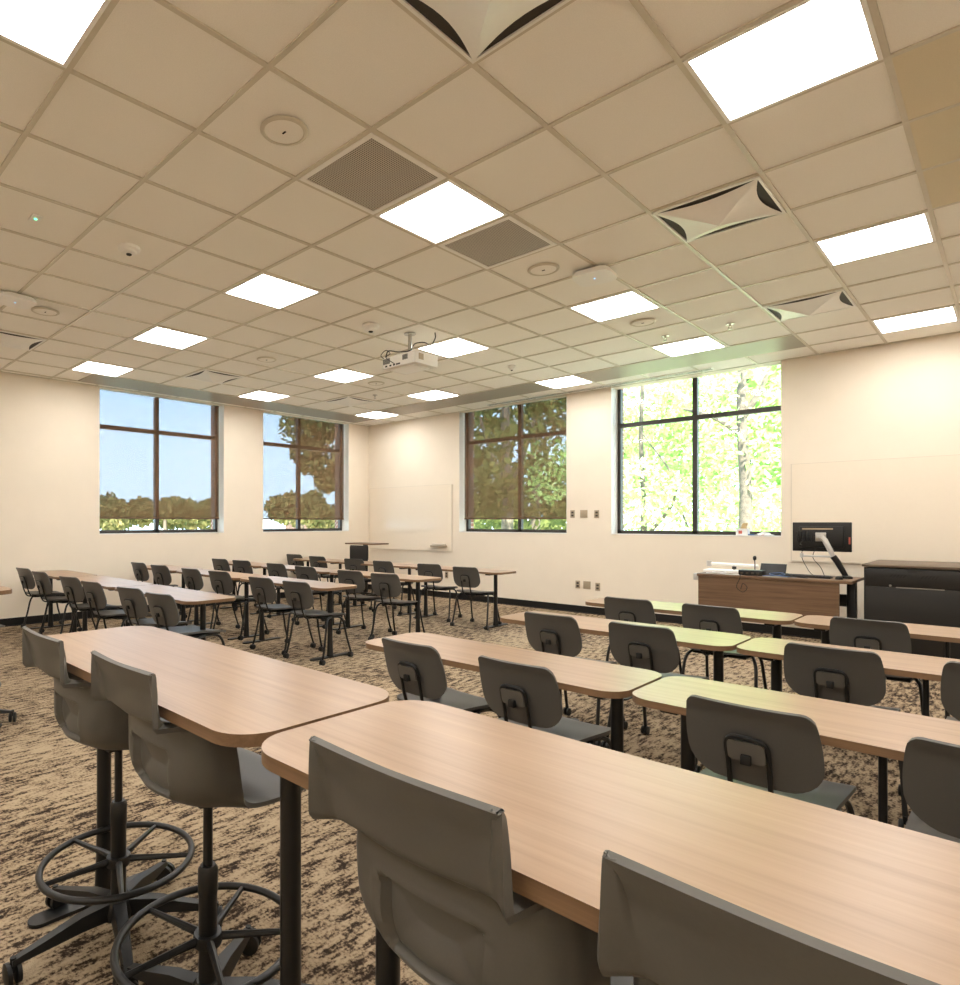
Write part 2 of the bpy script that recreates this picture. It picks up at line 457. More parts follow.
for n, (i, j, l) in enumerate([(0, 2, 'left of the square light panel'), (0, 4, 'right of the square light panel')]):
    x, y = cell_c(i, j); place(gp, n > 0, (x, y, HC), 'dark perforated return air grille, ' + l, 'perforated ceiling grilles')
# speakers
sp = thing('ceiling_speaker', None, 'speaker')
MB().lathe([(.118, 0), (.118, -.004), (.112, -.01), (.1, -.012), (.094, -.006)], seg=40).build('speaker_rim', M['tbar'], sp)
MB().lathe([(.1, -.005), (.092, -.0085), (.001, -.009)], seg=40).build('speaker_grille', M['tile'], sp)
MB().box(-.012, .012, -.004, .004, -.012, -.008).build('speaker_badge', M['dark'], sp)
for n, (i, j, l) in enumerate([(0, 1, 'largest in view, left of the near perforated grille'), (0, 5, 'between the far perforated grille and the access point'), (0, 8, 'with a pale ring, near the unshaded window'),
                               (-6, 5, 'over the area between the two left-wall windows'), (-6, 8, 'beyond the projector, near the back'), (-6, 1, 'next to the access point at the left edge')]):
    x, y = cell_c(i, j); place(sp, n > 0, (x, y, HC), 'round flush ceiling speaker ' + l, 'round ceiling speakers')
# sensors
def dome(x, y, r, hgt, label, name='smoke_detector', cat='detector'):
    o = thing(name, label, cat, (x, y, HC))
    MB().lathe([(r, .004), (r, -hgt * .35), (r * .82, -hgt * .5), (r * .72, -hgt * .55)], seg=28).build('detector_base', M['whitemetal'], o)
    MB().lathe([(r * .72, -hgt * .55), (r * .62, -hgt * .85), (r * .3, -hgt), (.001, -hgt)], seg=28).build('detector_cap', M['whitemetal'], o)
    MB().lathe([(r * .28, -hgt * .95), (r * .22, -hgt * 1.15), (.001, -hgt * 1.2)], seg=16).build('detector_eye', M['dark'], o)
dome(*cell_c(-3, 1), .075, .045, 'white dome motion sensor in the left part of the ceiling below the green status light', 'motion_sensor', 'sensor')
dome(gx(-2.6), gy(5.5), .085, .06, 'white round smoke detector above the projector')
dome(gx(-2.5), gy(9.4), .05, .05, 'small white ceiling sensor between the projector and the band above the shaded back window', 'occupancy_sensor', 'sensor')
def ap(x, y, label, rz):
    o = thing('wireless_access_point', label, 'access point', (x, y, HC), rz)
    m = MB(); m.prism(rrect(-.13, .13, -.13, .13, .07, 8), -.03, -.012, 0, sm=True); m.prism(rrect(-.145, .145, -.145, .145, .08, 8), -.05, -.03, 0, sm=True)
    m.build('access_point_housing', M['whitemetal'], o)
    MB().box(-.06, .06, -.06, .06, -.012, .004).build('mounting_bracket', M['dark'], o)
    MB().lathe([(.006, -.053), (.006, -.05)], seg=12).build('status_light', M['blueled'], o)
ap(gx(.9), gy(6.05), 'white rounded wireless access point with blue light beside the far perforated grille', .1)
ap(gx(-5.15), gy(1.0), 'white rounded wireless access point at the left edge of the photo', .1)
def sprinkler(x, y, label):
    o = thing('sprinkler_head', label, 'sprinkler', (x, y, HC))
    MB().lathe([(.038, 0), (.036, -.006), (.012, -.01), (.012, -.025)], seg=20).build('escutcheon', M['chrome'], o)
    MB().tube([(-.012, 0, -.022), (-.014, 0, -.04), (0, 0, -.052)], .003, 6).tube([(.012, 0, -.022), (.014, 0, -.04), (0, 0, -.052)], .003, 6).build('yoke', M['chrome'], o)
    MB().lathe([(.02, -.052), (.02, -.055)], seg=16).build('deflector', M['chrome'], o)
sprinkler(gx(.46), gy(9.52), 'small chrome sprinkler head beside the light in front of the unshaded window')
sprinkler(gx(1.43), gy(9.6), 'small chrome sprinkler head left of the far right pillow diffuser')
sprinkler(gx(-6.47), gy(9.42), 'small chrome sprinkler head right of the corner diffuser')
o = thing('status_indicator', 'small white ceiling status indicator with a green light at the upper left', 'indicator', (gx(-2.48), gy(.5), HC))
MB().box(-.05, .05, -.03, .03, -.005, .004).build('indicator_plate', M['whitemetal'], o)
MB().lathe([(.01, -.006), (.008, -.009), (.001, -.0095)], seg=14).build('indicator_lens', M['greenled'], o)
o = thing('slot_diffuser', 'long slim slot air diffuser in the ceiling strip along the back-wall windows', 'air vent', (3.0, -.17, HC))
MB().box(0, 3.4, -.06, .06, -.004, .006).build('slot_frame', M['whitemetal'], o)
m = MB().box(.01, 3.39, -.035, -.019, -.0055, -.003).box(.01, 3.39, .017, .033, -.0055, -.003); m.build('air_slots', M['dark'], o)

# projector
o = thing('projector', 'white ceiling-mounted projector with cables hanging below the ceiling grid', 'projector', (4.745, -4.005, 2.92))
MB().box(-.225, .225, -.175, .175, 0, .12, 0, .012).build('projector_body', M['white'], o)
MB().box(-.16, .16, -.12, .12, -.012, .002, 0, .005).build('bottom_plate', M['whitemetal'], o)
m = MB()
for k in range(7): m.box(-.21 + k * .014, -.203 + k * .014, -.178, -.172, .045, .1)
for k in range(6): m.box(.06 + k * .012, .066 + k * .012, -.178, -.172, .05, .1)
m.build('air_vents', M['dark'], o)
m = MB()
for k, x in enumerate((-.18, -.12, -.07, -.03, .0)): m.box(x, x + .025, -.178, -.173, .015, .03)
m.build('connector_ports', M['dark'], o)
m = MB().box(.224, .228, -.12, -.05, .04, .1); m.build('side_hatch', M['plate'], o)
MB().lathe([(.05, .175), (.05, .2), (.04, .205)], seg=24, axis='y', cz=.065, cx=-.09).build('lens', M['dark'], o)
m = MB().box(-.1, .1, -.1, .1, .125, .14).tube([(0, 0, .14), (0, 0, .36)], .02, 14).lathe([(.06, .35), (.06, .361)], seg=24)
m.build('ceiling_mount', M['chrome'], o)
m = MB().tube(catmull([(-.2, -.15, .13), (-.12, -.19, .17), (-.02, -.14, .15), (.05, -.05, .17), (.05, .02, .25), (.1, .1, .27), (.16, .14, .24), (.2, .16, .3), (.2, .16, .36)], 6), .006, 8)
m.tube(catmull([(-.2, -.16, .1), (-.22, -.2, .14), (-.15, -.2, .18), (-.1, -.19, .14), (-.16, -.185, .11), (-.05, -.18, .03)], 6), .004, 6)
m.build('cable', M['blackrub'], o)

# ------------------------------------------------------------------ tables
def make_table(L, H, name, label, cat, l0, l1, rod=False):
    """origin at the left front corner line centre: x 0..L, y centred"""
    D = .47
    t = thing(name, label, cat)
    m = MB(); pts = rrect(0, L, -D / 2, D / 2, .095, 10); th = .026
    m.prism(pts, H - th, H, 0, 1, True)
    m.build('tabletop', [M['wood'], M['edge']], t)
    for lx in (l0, l1):
        m = MB()
        m.lathe([(.034, .012), (.031, .05), (.027, .16), (.0245, .3), (.0245, H - th - .004)], lx, 0, 20)
        leg = m.build('leg', M['black'], t)
        MB().prism(rrect(lx - .036, lx + .036, -.25, .25, .034, 5), 0, .012, 0).build('foot', M['black'], leg)
        MB().box(lx - .03, lx + .03, -.19, .19, H - th - .02, H - th, 0, .004).build('bracket', M['black'], leg)
    if rod: MB().tube([(rod, -.12, .02), (rod, -.12, H - th)], .011, 10).build('cable_conduit', M['black'], t)
    return t
LBX = [(.30, 1.505, .18, 1.03), (1.52, 3.02, .16, 1.345), (3.035, 4.57, .145, 1.335)]
LROWS = [('A', -1.94), ('B', -3.40), ('C', -4.70), ('D', -6.12)]
rown = {'A': 'row nearest the lectern', 'B': 'second row from the lectern', 'C': 'third row from the lectern', 'D': 'fourth row from the lectern'}
pos3 = ['at the left wall', 'mid-row', 'at the aisle']
for c, (x0, x1, l0, l1) in enumerate(LBX):
    proto = make_table(x1 - x0, .715, 'classroom_table', None, 'table', l0, l1)
    for r, (k, y) in enumerate(LROWS):
        place(proto, r > 0, (x0 - {'B': .05, 'C': .07, 'D': .05}.get(k, 0), y, 0), 'narrow wood-top table %s, left bank, %s' % (pos3[c], rown[k]), 'narrow classroom tables')
RROWS = [('R1', -6.28), ('R2', -5.04), ('R3', -3.85)]
rrn = {'R1': 'first low row beyond the bar tables', 'R2': 'middle low row at right', 'R3': 'low row nearest the instructor desk'}
for c, (x0, x1, l0, l1, rod) in enumerate([(6.65, 8.05, .33, 1.285, False), (8.065, 9.52, .14, 1.13, .72)]):
    proto = make_table(x1 - x0, .715, 'classroom_table', None, 'table', l0, l1, rod)
    for r, (k, y) in enumerate(RROWS):
        place(proto, r > 0, (x0, y, 0), 'narrow wood-top table, %s, %s' % (rrn[k], ['left end at the aisle', 'cut by the right edge'][c]), 'narrow classroom tables')
for c, (x0, x1, l0, l1, lab) in enumerate([(6.59, 8.035, .19, 1.30, 'bar-height wood-top table at left with two tall stools'), (8.05, 9.52, .155, 1.3, 'large bar-height wood-top table in the near right foreground'),
                                           (3.2, 4.78, .2, 1.2, 'bar-height table whose corner shows at the left edge of the photo')]):
    t = make_table(x1 - x0, .93, 'bar_table', lab, 'table', l0, l1)
    t.location = (x0, -7.89, 0); t['group'] = 'bar-height tables'

# ------------------------------------------------------------------ classroom chair
def caster(parent, x, y, rz=0, r=.026, name='caster'):
    m = MB(); ca, sa = math.cos(rz), math.sin(rz)
    for sgn in (-1, 1):
        n0 = len(m.v)
        m.lathe([(r * .6, -.009), (r, -.006), (r, .006), (r * .6, .009)], seg=16, axis='x')
        for q in range(n0, len(m.v)):
            a, b, c = m.v[q]; a += sgn * .013
            b += -.006
            m.v[q] = (x + a * ca - b * sa, y + a * sa + b * ca, r + c)
    m.tube([(x, y, r * 1.2), (x, y, r * 2.5)], .009, 8)
    return m.build(name, M['blackrub'], parent)
def make_chair():
    t = thing('classroom_chair', None, 'chair')
    # backrest
    rows = []; z0, z1 = .525, .785; n = 16
    for i in range(n + 1):
        u = .5 - .5 * math.cos(PI * i / n); z = z0 + (z1 - z0) * u
        W = .176 + .012 * math.sin(PI * min(1, u * 1.05)) - .002 * u
        zb = z - z0; zt = z1 - z; wdt = W
        rb, rt = .085, .03
        if zb < rb: wdt = W - rb + math.sqrt(max(0, rb * rb - (rb - zb) ** 2))
        if zt < rt: wdt = W - rt + math.sqrt(max(0, rt * rt - (rt - zt) ** 2))
        yc = -.285 - .075 * u - .012 * math.exp(-((u - 1) / .1) ** 2)
        rows.append([(wdt * a, yc + .8 * (wdt * a) ** 2, z) for a in [k / 10 for k in range(-10, 11)]])
    MB().sheet(rows, .011).build('backrest', M['plastic'], t)
    # seat
    rows = []; n = 18
    for i in range(n + 1):
        u = .5 - .5 * math.cos(PI * i / n); y = -.25 + .46 * u
        W = .195; r1 = .06; yb = y + .25; yf = .21 - y; wdt = W
        if yb < r1: wdt = W - r1 + math.sqrt(max(0, r1 * r1 - (r1 - yb) ** 2))
        if yf < r1: wdt = W - r1 + math.sqrt(max(0, r1 * r1 - (r1 - yf) ** 2))
        zc = .445 + .012 * math.cos(u * PI * 1.0) - (.02 * ((u - .8) / .2) ** 2 if u > .8 else 0)
        rows.append([(wdt * a, y, zc + .25 * (wdt * a) ** 2) for a in [k / 8 for k in range(-8, 9)]])
    MB().sheet(rows, .013).build('seat', M['plastic'], t)
    br = MB(); n0 = len(br.v)
    br.prism(rrect(-.052, .052, -.033, .033, .014, 4), 0, .022, 0, sm=True)
    ang = math.radians(90 + 14)
    for q in range(n0, len(br.v)):
        a, b, c = br.v[q]
        br.v[q] = (a, -.332 - c * .75 - b * .28, .638 + b)
    bo = br.build('back_bracket', M['darkplastic'], t)
    MB().box(-.014, .014, -.358, -.336, .6, .63, 0, .003).build('tilt_knob', M['blackrub'], bo)
    pts = catmull([(-.056, -.10, .425), (-.056, -.25, .43), (-.056, -.298, .5), (-.056, -.322, .59), (-.056, -.342, .655), (-.04, -.35, .678), (0, -.351, .681),
                   (.04, -.35, .678), (.056, -.342, .655), (.056, -.322, .59), (.056, -.298, .5), (.056, -.25, .43), (.056, -.10, .425)], 4)
    MB().tube(pts, .008, 8).build('back_support_rod', M['black'], t)
    MB().box(-.17, .17, -.16, .14, .415, .432, 0, .006).build('seat_frame', M['black'], t)
    for sx in (-1, 1):
        l = MB().tube(catmull([(sx * .17, -.02, .42), (sx * .20, -.1, .415), (sx * .225, -.145, .36), (sx * .235, -.18, .2), (sx * .245, -.215, .06)], 4), .0105, 8).build('leg', M['black'], t)
        caster(l, sx * .245, -.22)
        l = MB().tube(catmull([(sx * .15, .0, .42), (sx * .165, .1, .41), (sx * .18, .15, .36), (sx * .19, .19, .2), (sx * .2, .235, .06)], 4), .0105, 8).build('leg', M['black'], t)
        caster(l, sx * .2, .24)
    return t
chair = make_chair(); used = False
f = 1.0275
def back(px, py, rz=0):
    bx, by = 9.06 - (9.06 - px) * f - .012, -8.77 + (py + 8.77) * f; c_, s_ = math.cos(rz), math.sin(rz)
    return bx + .175 * c_ - .36 * s_, by + .175 * s_ + .36 * c_
LC = {'D': ([.65, 1.38, 2.29, 2.96, 3.74, 4.32], -6.62), 'C': ([.58, 1.30, 2.11, 2.71, 3.68, 4.27], -5.21), 'B': ([.60, 1.15, 2.05, 2.78, 3.65, 4.22], -3.98), 'A': ([.29, 1.07, 1.99, 2.65, 3.53, 4.21], -2.50)}
ordn = ['first', 'second', 'third', 'fourth', 'fifth', 'sixth']
dyv = {'D': [.03, .0, .0, -.02, .0, -.01], 'C': [.07, .02, .03, .05, -.05, -.06], 'B': [.08, .1, .07, -.01, -.06, -.08], 'A': [.23, .1, .05, .01, -.02, -.13]}
for k in 'DCBA':
    xs, y = LC[k]
    for n, x in enumerate(xs):
        rz = .17 + random.uniform(-.06, .07); X, Y = back(x, y + dyv[k][n], rz)
        place(chair, used, (X, Y, 0), 'grey caster chair, %s from the left in the left bank, %s' % (ordn[n], rown[k]), 'grey classroom chairs', rz); used = True
RC = {'R1': ([6.97, 7.53, 8.34, 8.87], -6.665, ['at the aisle end', 'second from the aisle end', 'right of the table gap', 'at the right edge']),
      'R2': ([6.97, 7.50, 8.33, 8.87], -5.42, ['at the aisle end', 'left of the gap between the tables', 'right of the gap between the tables', 'cut by the right edge of the photo']),
      'R3': ([6.95, 7.50, 8.32], -4.31, ['at the aisle end', 'left of the gap between the tables', 'in front of the black cabinet'])}
for k in ('R1', 'R2', 'R3'):
    xs, y, wh = RC[k]
    for n, x in enumerate(xs):
        X, Y = back(x, y)
        place(chair, True, (X, Y, 0), 'grey plastic chair, %s, %s' % (rrn[k], wh[n]), 'grey classroom chairs', random.uniform(-.02, .02))

# ------------------------------------------------------------------ bar stool
def make_stool():
    t = thing('bar_stool', None, 'stool')
    # key rows: z, then (x,y) of centre, crease, mid, edge
    R = [(1.012, (0, -.245), (.160, -.236), (.164, -.234), (.172, -.230)),
         (1.004, (0, -.243), (.156, -.233), (.163, -.2325), (.175, -.231)),
         (.965, (0, -.230), (.138, -.218), (.162, -.226), (.179, -.232)),
         (.925, (0, -.221), (.124, -.213), (.157, -.218), (.181, -.232)),
         (.893, (0, -.214), (.116, -.206), (.152, -.208), (.182, -.231)),
         (.886, (0, -.208), (.115, -.196), (.150, -.198), (.180, -.226)),
         (.880, (0, -.196), (.115, -.182), (.152, -.158), (.184, -.165)),
         (.870, (0, -.182), (.117, -.164), (.160, -.140), (.190, -.120)),
         (.860, (0, -.172), (.122, -.154), (.170, -.128), (.196, -.095)),
         (.850, (0, -.169), (.128, -.152), (.180, -.118), (.200, -.060)),
         (.838, (0, -.167), (.133, -.150), (.188, -.112), (.203, -.048)),
         (.80, (0, -.166), (.138, -.148), (.192, -.108), (.205, -.040)),
         (.74, (0, -.170), (.134, -.148), (.190, -.102), (.203, -.03)),
         (.70, (0, -.162), (.122, -.136), (.178, -.085), (.198, -.02)),
         (.67, (0, -.13), (.105, -.108), (.157, -.055), (.194, -.01)),
         (.652, (0, -.08), (.10, -.062), (.145, -.02), (.192, .02)),
         (.648, (0, .0), (.10, .01), (.15, .04), (.196, .08)),
         (.652, (0, .10), (.10, .10), (.15, .115), (.198, .145)),
         (.656, (0, .18), (.09, .18), (.145, .18), (.194, .19)),
         (.648, (0, .215), (.08, .215), (.13, .213), (.17, .205))]
    ks = []
    for z, c, k, m_, e in R:
        full = [(-e[0], e[1], z), (-m_[0], m_[1], z), (-k[0], k[1], z), (0, c[1], z), (k[0], k[1], z), (m_[0], m_[1], z), (e[0], e[1], z)]
        ks.append(catmull(full[:2], 8)[:-1] + catmull(full, 16)[16:-16] + catmull(full[-2:], 8) if False else catmull(full, 16))
    rows = []
    for i in range(len(ks) - 1):
        n = 5 if i in (1, 2, 3) else (14 if 9 < i < 14 else (4 if i >= 9 else 1))
        for q in range(n):
            u = q / n
            p0 = ks[max(i - 1, 0)]; p1 = ks[i]; p2 = ks[i + 1]; p3 = ks[min(i + 2, len(ks) - 1)]
            if n == 1: rows.append([a.lerp(b, u) for a, b in zip(p1, p2)])
            else:
                rows.append([.5 * (2 * b + (c - a) * u + (2 * a - 5 * b + 4 * c - d) * u * u + (3 * b - a - 3 * c + d) * u ** 3) for a, b, c, d in zip(p0, p1, p2, p3)])
    rows.append(ks[-1])
    # recessed lumbar pocket pressed into the lower back (rounded rectangle)
    for r in rows:
        for p in r:
            if p.y > -.08: continue
            hw, hz, zc, rad = .10, .062, .750, .028
            hwz = hw * (1 + (p.z - zc) * .8)
            dx = abs(p.x) - (hwz - rad); dz = abs(p.z - zc) - (hz - rad)
            d = math.hypot(max(dx, 0), max(dz, 0)) + min(max(dx, dz), 0) - rad
            if d < 0:
                t_ = min(1, -d / .008); t_ = t_ * t_ * (3 - 2 * t_)
                p.y += .016 * t_ + .02 * t_ * min(1, max(0, -d / .06))
            elif d < .014: p.y -= .0025 * (1 - d / .014)
    MB().sheet(rows, .011).build('shell_seat', M['plastic2'], t)
    # mechanism, column, ring, base
    MB().box(-.06, .06, -.055, .08, .62, .642, 0, .008).build('tilt_mechanism', M['blackrub'], t)
    m = MB().lathe([(.0125, .43), (.0125, .62)], seg=18).lathe([(.024, .13), (.024, .36), (.026, .37), (.026, .43), (.02, .44)], seg=24)
    m.build('gas_column', M['black'], t)
    rg = MB().tube([(.23 * math.cos(2 * PI * k / 48), .23 * math.sin(2 * PI * k / 48), .25) for k in range(48)], .0105, 10, closed=True).build('foot_ring', M['black'], t)
    sp_ = MB().lathe([(.036, .232), (.04, .245), (.036, .262)], seg=24)
    for k in range(5):
        a = math.radians(-20 + 72 * k); c, s_ = math.cos(a), math.sin(a)
        sp_.tube([(c * .03, s_ * .03, .25), (c * .226, s_ * .226, .25)], [.011, .007], 8)
    sp_.build('ring_spokes', M['black'], rg)
    MB().lathe([(.05, .07), (.052, .09), (.04, .125), (.03, .14)], seg=24).build('base_hub', M['black'], t)
    for k in range(5):
        a = math.radians(-89 + 72 * k); c, s_ = math.cos(a), math.sin(a)
        m = MB(); n = len(m.v)
        for r, hw, zt_, zb_ in ((.03, .026, .125, .075), (.12, .023, .118, .075), (.24, .018, .09, .066), (.315, .014, .074, .06)):
            for w_, z_ in ((-hw, zb_), (hw, zb_), (hw * .75, zt_), (-hw * .75, zt_)): m.v.append((c * r - s_ * w_, s_ * r + c * w_, z_))
        for q in range(3):
            for b in range(4): m.face([n + q * 4 + b, n + q * 4 + (b + 1) % 4, n + (q + 1) * 4 + (b + 1) % 4, n + (q + 1) * 4 + b])
        m.face([n + 12, n + 13, n + 14, n + 15]); m.face([n, n + 1, n + 2, n + 3])
        lg = m.build('base_leg', M['black'], t)
        caster(lg, c * .31, s_ * .31, a, .032)
    return t
stool = make_stool()
for n, (x, y, rz, lab) in enumerate([(7.03, -7.94, 0, 'leftmost complete grey bar stool at the left bar table'), (7.575, -7.925, 0, 'second grey bar stool, nearest the gap between the bar tables'),
                                 (8.475, -7.925, 0, 'large grey bar stool in the foreground centre'), (8.945, -7.925, 0, 'grey bar stool cut by the bottom edge, right of centre'),
                                 (4.235, -7.85, .2, 'grey bar stool of which only a black caster shows at the left edge')]):
    place(stool, n > 0, (x, y, 0), lab, 'grey bar stools', rz)

# ------------------------------------------------------------------ boards and wall plates
def board(x0, x1, z0, z1, label):
    o = thing('whiteboard', label, 'whiteboard', (x0, 0, z0)); W, H = x1 - x0, z1 - z0
    MB().box(0, W, -.02, -.004, 0, H).build('writing_surface', M['board'], o)
    e = .012; m = MB()
    for a, b, c, d in ((-e, W + e, -e, 0), (-e, W + e, H, H + e * .5), (-e, 0, 0, H), (W, W + e, 0, H)): m.box(a, b, -.022, -.001, c, d)
    m.build('board_edge', M['boardedge'], o)
    return o
board(.06, 2.12, .835, 2.02, 'small frameless whiteboard on the back wall beside the room corner')
board(7.21, 9.65, .9, 2.03, 'large frameless whiteboard behind the monitor, nearly the wall colour')
o = thing('eraser_tray', 'small grey eraser holder at the lower right of the small whiteboard', 'eraser holder', (1.86, -.02, .9))
MB().box(-.19, .17, -.05, 0, .0, .035, 0, .006).build('tray', M['plate'], o)
MB().box(-.15, .15, -.052, -.006, .036, .07, 0, .008).build('eraser', M['boardedge'], o)
for n, (x, z, wd, kind, lab) in enumerate([(4.415, 1.473, .072, 2, 'wall outlet plate left of three between the back-wall windows'), (4.595, 1.473, .115, 0, 'square blank wall plate, middle of three between the back-wall windows'),
                                     (4.795, 1.468, .072, 2, 'wall outlet plate right of three between the back-wall windows'), (4.50, .418, .072, 2, 'low wall outlet, left of three above the baseboard'),
                                     (4.645, .418, .115, 0, 'low square blank wall plate, middle of three above the baseboard'), (4.81, .405, .072, 2, 'low wall outlet, right of three above the baseboard'),
                                     (1.72, .41, .072, 2, 'low wall outlet under the small whiteboard, left of the pair'), (2.0, .41, .072, 2, 'low wall outlet under the small whiteboard, right of the pair')]):
    o = thing('wall_plate', lab, 'wall outlet', (x, 0, z), 0, 'metal wall plates')
    MB().box(-wd / 2, wd / 2, -.006, 0, -.058, .058, 0, .002).build('cover_plate', M['plate'], o)
    if kind:
        m = MB()
        for dz in (-.022, .022): m.box(-.018, .018, -.0075, -.005, dz - .014, dz + .014)
        m.build('sockets', M['platedark'], o)

# ------------------------------------------------------------------ lectern near the corner
o = thing('lectern', 'slim rolling lectern with thin wood top and black panel by the room corner', 'lectern', (.98, -1.0, 0))
MB().prism(rrect(-.36, .36, -.22, .22, .04, 5), .955, .978, 0, 1).build('top', [M['desk'], M['edge']], o)
MB().prism([(a, b) for a, b in rrect(-.22, .22, 0, .24, .03, 5)], 0, .02).v
m = MB(); n0 = 0
m.prism(rrect(-.23, .23, 0, .26, .03, 5), 0, .02, 0)
for q in range(len(m.v)):
    a, b, c = m.v[q]; m.v[q] = (a, -.2 + c, .68 + b)
m.build('modesty_panel', M['cab'], o)
MB().box(-.035, .035, -.06, .0, .1, .955, 0, .008).build('post', M['black'], o)
m = MB().box(-.28, .28, -.05, -.0, .06, .1, 0, .01).box(-.28, -.23, -.24, .2, .055, .095, 0, .01).box(.23, .28, -.24, .2, .055, .095, 0, .01); m.build('base_frame', M['black'], o)
for sx in (-.255, .255):
    for y in (-.21, .17): caster(o, sx, y)

# ------------------------------------------------------------------ instructor desk
DX0, DX1, DY0, DY1, DH = 6.60, 7.97, -1.34, -.66, .785
o = thing('instructor_desk', 'brown wood instructor desk with solid front panel in front of the back wall', 'desk', ((DX0 + DX1) / 2, (DY0 + DY1) / 2, 0))
w2, d2 = (DX1 - DX0) / 2, (DY1 - DY0) / 2
MB().box(-w2, w2, -d2, d2, DH - .028, DH, 0, .003).build('desktop', M['desk'], o)
MB().box(-w2 + .01, w2 - .1, -d2 + .015, -d2 + .035, .35, DH - .03).build('front_panel', M['desk'], o)
for sx in (-1, 1):
    x = sx * (w2 - .05)
    l = MB().box(x - .035, x + .035, -.05, .05, .05, DH - .03, 0, .006).box(x - .03, x + .03, -.3, .3, .03, .06, 0, .01).build('leg', M['black'], o)
    for y in (-.28, .28): MB().lathe([(.03, 0), (.03, .03)], x, y, 16).build('foot_pad', M['blackrub'], l)
MB().box(-w2 + .1, w2 - .1, .05, .12, .5, .62, 0, .004).build('cable_trough', M['black'], o)
MB().box(-w2 - .05, -w2 + .01, -.3, -.2, DH - .08, DH - .005, 0, .006).build('hinge_bracket', M['silver'], o)

o = thing('monitor', 'black computer monitor seen from behind on a silver and black arm', 'monitor', (7.8, -.9, DH))
sc = Matrix.Rotation(math.radians(-6), 4, 'X')
m = MB(); m.box(-.25, .25, -.012, .012, -.15, .15, 0, .006); m.box(-.19, .19, -.028, -.01, -.11, .11, 0, .01)
hd = m.build('monitor_housing', M['black'], o, (-.14, -.03, .412))
MB().box(-.24, .24, .012, .0135, -.14, .14).build('screen', M['dark'], hd)
MB().box(-.16, .1, -.031, -.027, .075, .09).build('vent_strip', M['plate'], hd)
MB().box(.225, .24, -.0135, -.012, -.07, 0).build('port_label', M['red'], hd)
m = MB(); 
for k in range(5): m.box(-.21 + k * .028, -.192 + k * .028, -.04, -.02, -.05 + .012 * (k % 2), .05 + .008 * (k % 3), 0, .003)
m.build('plugs', M['blackrub'], hd)
m = MB().box(-.045, .045, -.045, -.028, -.045, .045, 0, .004); m.build('vesa_plate', M['chrome'], hd)
m = MB().lathe([(.03, 0), (.03, .03)], -.14, -.09, 20, cz=.40)
m.tube([(-.14, -.09, .42), (-.1, -.1, .38), (-.05, -.11, .27), (-.03, -.11, .22)], [.024, .026, .024, .02], 14); m.build('upper_arm', M['silver'], o)
m = MB().tube([(-.03, -.11, .22), (.0, -.1, .17), (.06, -.08, .04), (.07, -.08, .02)], [.028, .028, .024, .022], 14).lathe([(.055, 0), (.055, .02), (.03, .03)], .07, -.08, 20); m.build('lower_arm', M['black'], o)
m = MB().tube([(-.3, -.1, .215), (-.03, -.11, .215)], .01, 8); m.box(-.31, -.28, -.115, -.09, .2, .24); m.build('side_bar', M['silver'], o)
m = MB()
m.tube(catmull([(-.28, -.08, .38), (-.31, -.1, .34), (-.28, -.12, .31), (-.3, -.08, .2), (-.24, -.05, .05), (-.18, -.1, .008)], 5), .003, 6)
m.tube(catmull([(-.18, -.08, .3), (-.2, -.1, .2), (-.14, -.07, .1), (-.1, -.1, .008)], 5), .003, 6); m.build('cable', M['blackrub'], o)
o = thing('keyboard', 'black keyboard lying on the desk under the monitor', 'keyboard', (7.55, -1.08, DH))
MB().box(-.22, .22, -.07, .07, 0, .018, 0, .004).build('keyboard_body', M['black'], o)
m = MB()
for r in range(5):
    for c in range(15): m.box(-.208 + c * .028, -.184 + c * .028, -.06 + r * .025, -.039 + r * .025, .018, .023)
m.build('keys', M['blackrub'], o)
o = thing('computer_mouse', 'small black mouse at the right end of the desk', 'mouse', (7.84, -1.14, DH))
MB().lathe([(.032, 0), (.033, .012), (.024, .028), (.001, .034)], seg=20).build('mouse_shell', M['blackrub'], o)
o = thing('document_camera', 'white document camera arm lying along the left of the desk', 'document camera', (6.82, -1.0, DH))
MB().tube([(-.2, 0, .095), (.28, .04, .085)], .016, 12).build('arm', M['whitemetal'], o)
MB().lathe([(.028, -.03), (.028, .03)], -.2, 0, 18, cz=.095).build('camera_head', M['silver'], o)
MB().lathe([(.022, -.01), (.022, .02)], .05, .02, 16, cz=.05).build('swivel_joint', M['blackrub'], o)
MB().box(-.24, .26, -.08, .12, 0, .03, 0, .008).build('base', M['whitemetal'], o)
MB().tube([(.05, .02, .02), (.05, .02, .09)], .012, 10).build('post', M['chrome'], o)
o = thing('control_box', 'black control box in the middle of the desk', 'control box', (7.1, -1.2, DH))
MB().box(-.11, .11, -.07, .07, 0, .055, 0, .006).build('case', M['black'], o)
m = MB()
for k in range(4): m.box(-.09 + k * .05, -.065 + k * .05, -.073, -.069, .015, .035)
m.build('front_buttons', M['platedark'], o)
o = thing('gooseneck_microphone', 'small black gooseneck microphone standing on the desk', 'microphone', (7.09, -1.05, DH))
MB().lathe([(.045, 0), (.045, .012), (.02, .02)], seg=20).build('base', M['black'], o)
MB().tube(catmull([(0, 0, .02), (0, 0, .1), (.0, -.01, .16)], 5), .005, 8).build('neck', M['black'], o)
MB().lathe([(.005, .15), (.016, .16), (.018, .185), (.008, .2)], 0, -.01, 14).build('microphone_head', M['blackrub'], o)
o = thing('touch_panel', 'black slanted touch panel facing away on the desk', 'touch panel', (7.24, -1.0, DH))
m = MB().box(-.12, .12, -.008, .008, 0, .13, 0, .004)
for q in range(len(m.v)):
    a, b, c = m.v[q]; m.v[q] = (a, b + c * .5, c * .85 + .006)
